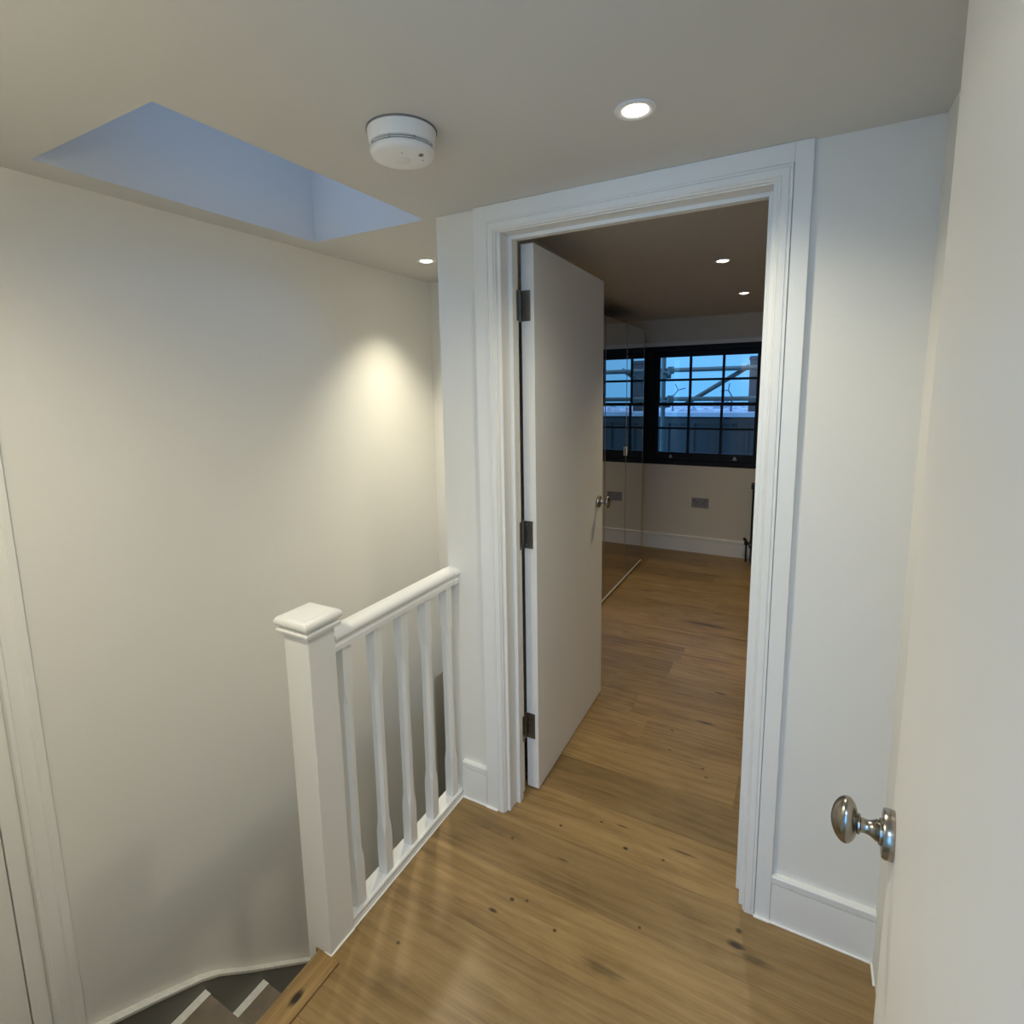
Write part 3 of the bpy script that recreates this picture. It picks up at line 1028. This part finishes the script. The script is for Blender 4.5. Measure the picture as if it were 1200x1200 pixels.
# ================================================================== outside the window
YP = 5.0
bm = NB()
box(bm, -3.0, 4.0, YP, YP + 0.2, -1.0, 1.165)
for i in range(24):
    xx = -2.9 + 0.29 * i
    box(bm, xx, xx + 0.03, YP - 0.02, YP, -1.0, 1.150)
box(bm, -3.0, 4.0, YP - 0.03, YP, 1.085, 1.150)
pw = build('parapet_wall', bm, M_PARA)
tag(pw, 'dark clad parapet wall with a pale coping outside the bedroom window', 'wall')
bm = NB()
box(bm, -3.0, 4.0, YP - 0.06, YP + 0.26, 1.165, 1.215)
build('coping', bm, M_COPE, pw, bevel=0.006)

bm = NB()
box(bm, 0.278, 0.400, YP + 0.29, YP + 0.52, -1.0, 1.845)
box(bm, 0.270, 0.408, YP + 0.28, YP + 0.53, 1.80, 1.832)
pr_ = tag(build('masonry_pier', bm, M_PIER, None, bevel=0.006), 'dark grey pier rising behind the parapet at the right of the window', 'pier')

def bar(name, p, q, label, r=0.0242, group='scaffold tubes outside the window'):
    bm = NB()
    tube(bm, p, q, r, 20)
    return tag(build(name, bm, M_GALV, None, smooth=40), label, 'scaffold tube', group)
YS = 4.5
bar('scaffold_pole', (-0.515, YS, -1.0), (-0.515, YS, 2.6), 'upright scaffold tube at the left of the window view')
bar('scaffold_ledger', (-2.2, YS + 0.05, 1.690), (2.2, YS + 0.05, 1.690), 'upper level scaffold tube crossing the sky outside the window')
bar('scaffold_ledger', (-2.2, YS + 0.05, 1.378), (2.2, YS + 0.05, 1.378), 'lower level scaffold tube crossing just above the far rooftops')
bar('scaffold_brace', (-0.30, YS + 0.099, 1.318), (0.335, YS + 0.099, 1.712), 'diagonal scaffold tube rising to the right outside the window')
def coupler(z, label):
    bm = NB()
    pr_c = [(0.0252, -0.03), (0.040, -0.03), (0.040, 0.03), (0.0252, 0.03), (0.0252, -0.03)]
    lathe(bm, pr_c, Matrix.Translation((-0.515, YS, z - 0.062)), 20, cap=False)
    lathe(bm, pr_c, Matrix.Translation((-0.450, YS + 0.05, z)) @ Matrix.Rotation(PI / 2, 4, 'Y'), 20, cap=False)
    box(bm, -0.50, -0.44, YS + 0.02, YS + 0.026, z - 0.09, z - 0.03)
    tube(bm, (-0.515, YS - 0.04, z - 0.02), (-0.40, YS - 0.05, z - 0.02), 0.010, 12)
    tube(bm, (-0.44, YS - 0.05, z - 0.05), (-0.44, YS - 0.05, z + 0.03), 0.022, 12)
    tag(build('scaffold_coupler', bm, M_GALV, None, smooth=40), label, 'scaffold coupler', 'scaffold couplers')
coupler(1.690, 'scaffold clamp where the upright meets the upper tube')
coupler(1.378, 'scaffold clamp where the upright meets the lower tube')

def house(x, y, wd_, z, h, label):
    r = empty('house', (x, y, 0))
    tag(r, label, 'house', 'distant rooftops')
    bm = NB()
    box(bm, -wd_ / 2, wd_ / 2, 0, 5, -4, z)
    build('house_wall', bm, M_FARW, r)
    bm = NB()
    prism(bm, [(-0.15, z), (2.5, z + h), (5.15, z)], 0, -wd_ / 2 - .1, wd_ / 2 + .1)
    build('roof', bm, M_ROOF, r)
    bm = NB()
    box(bm, -wd_ * 0.3 - 0.2, -wd_ * 0.3 + 0.2, 2.2, 2.8, z + h * 0.6, z + h + 0.30)
    build('chimney', bm, M_FARW, r)
house(-4.2, 15.0, 3.4, 0.25, 0.62, 'distant pale-roofed house leftmost beyond the parapet')
house(-0.7, 16.0, 3.2, 0.10, 0.75, 'distant pale-roofed house second from left beyond the parapet')
house(3.0, 15.0, 3.2, 0.22, 0.60, 'distant pale-roofed house third from left beyond the parapet')
house(6.8, 16.5, 3.4, 0.15, 0.70, 'distant pale-roofed house rightmost beyond the parapet')

def sapling(x, y, z, s, a, label):
    bm = NB()
    c, s_ = math.cos(a), math.sin(a)
    def P(u, v):
        return (x + s * (u * c - v * s_), y, z + s * (u * s_ + v * c))
    tube(bm, (x - 0.05, y, -1.0), P(0, -1.0), 0.014, 8)
    tube(bm, P(0, -1.0), P(0, 0), 0.009, 8)
    tube(bm, P(0, 0), P(0.55, 0.75), 0.007, 8)
    tube(bm, P(0, 0), P(-0.85, 0.35), 0.007, 8)
    tag(build('sapling', bm, M_TWIG, None, smooth=40), label, 'tree', 'bare forked saplings')
sapling(-0.85, 7.0, 1.462, 0.12, -0.7, 'thin bare sapling forking against the sky in the left window panes')
sapling(-0.135, 7.0, 1.45, 0.11, 0.5, 'thin bare sapling forking against the sky in the right window panes')
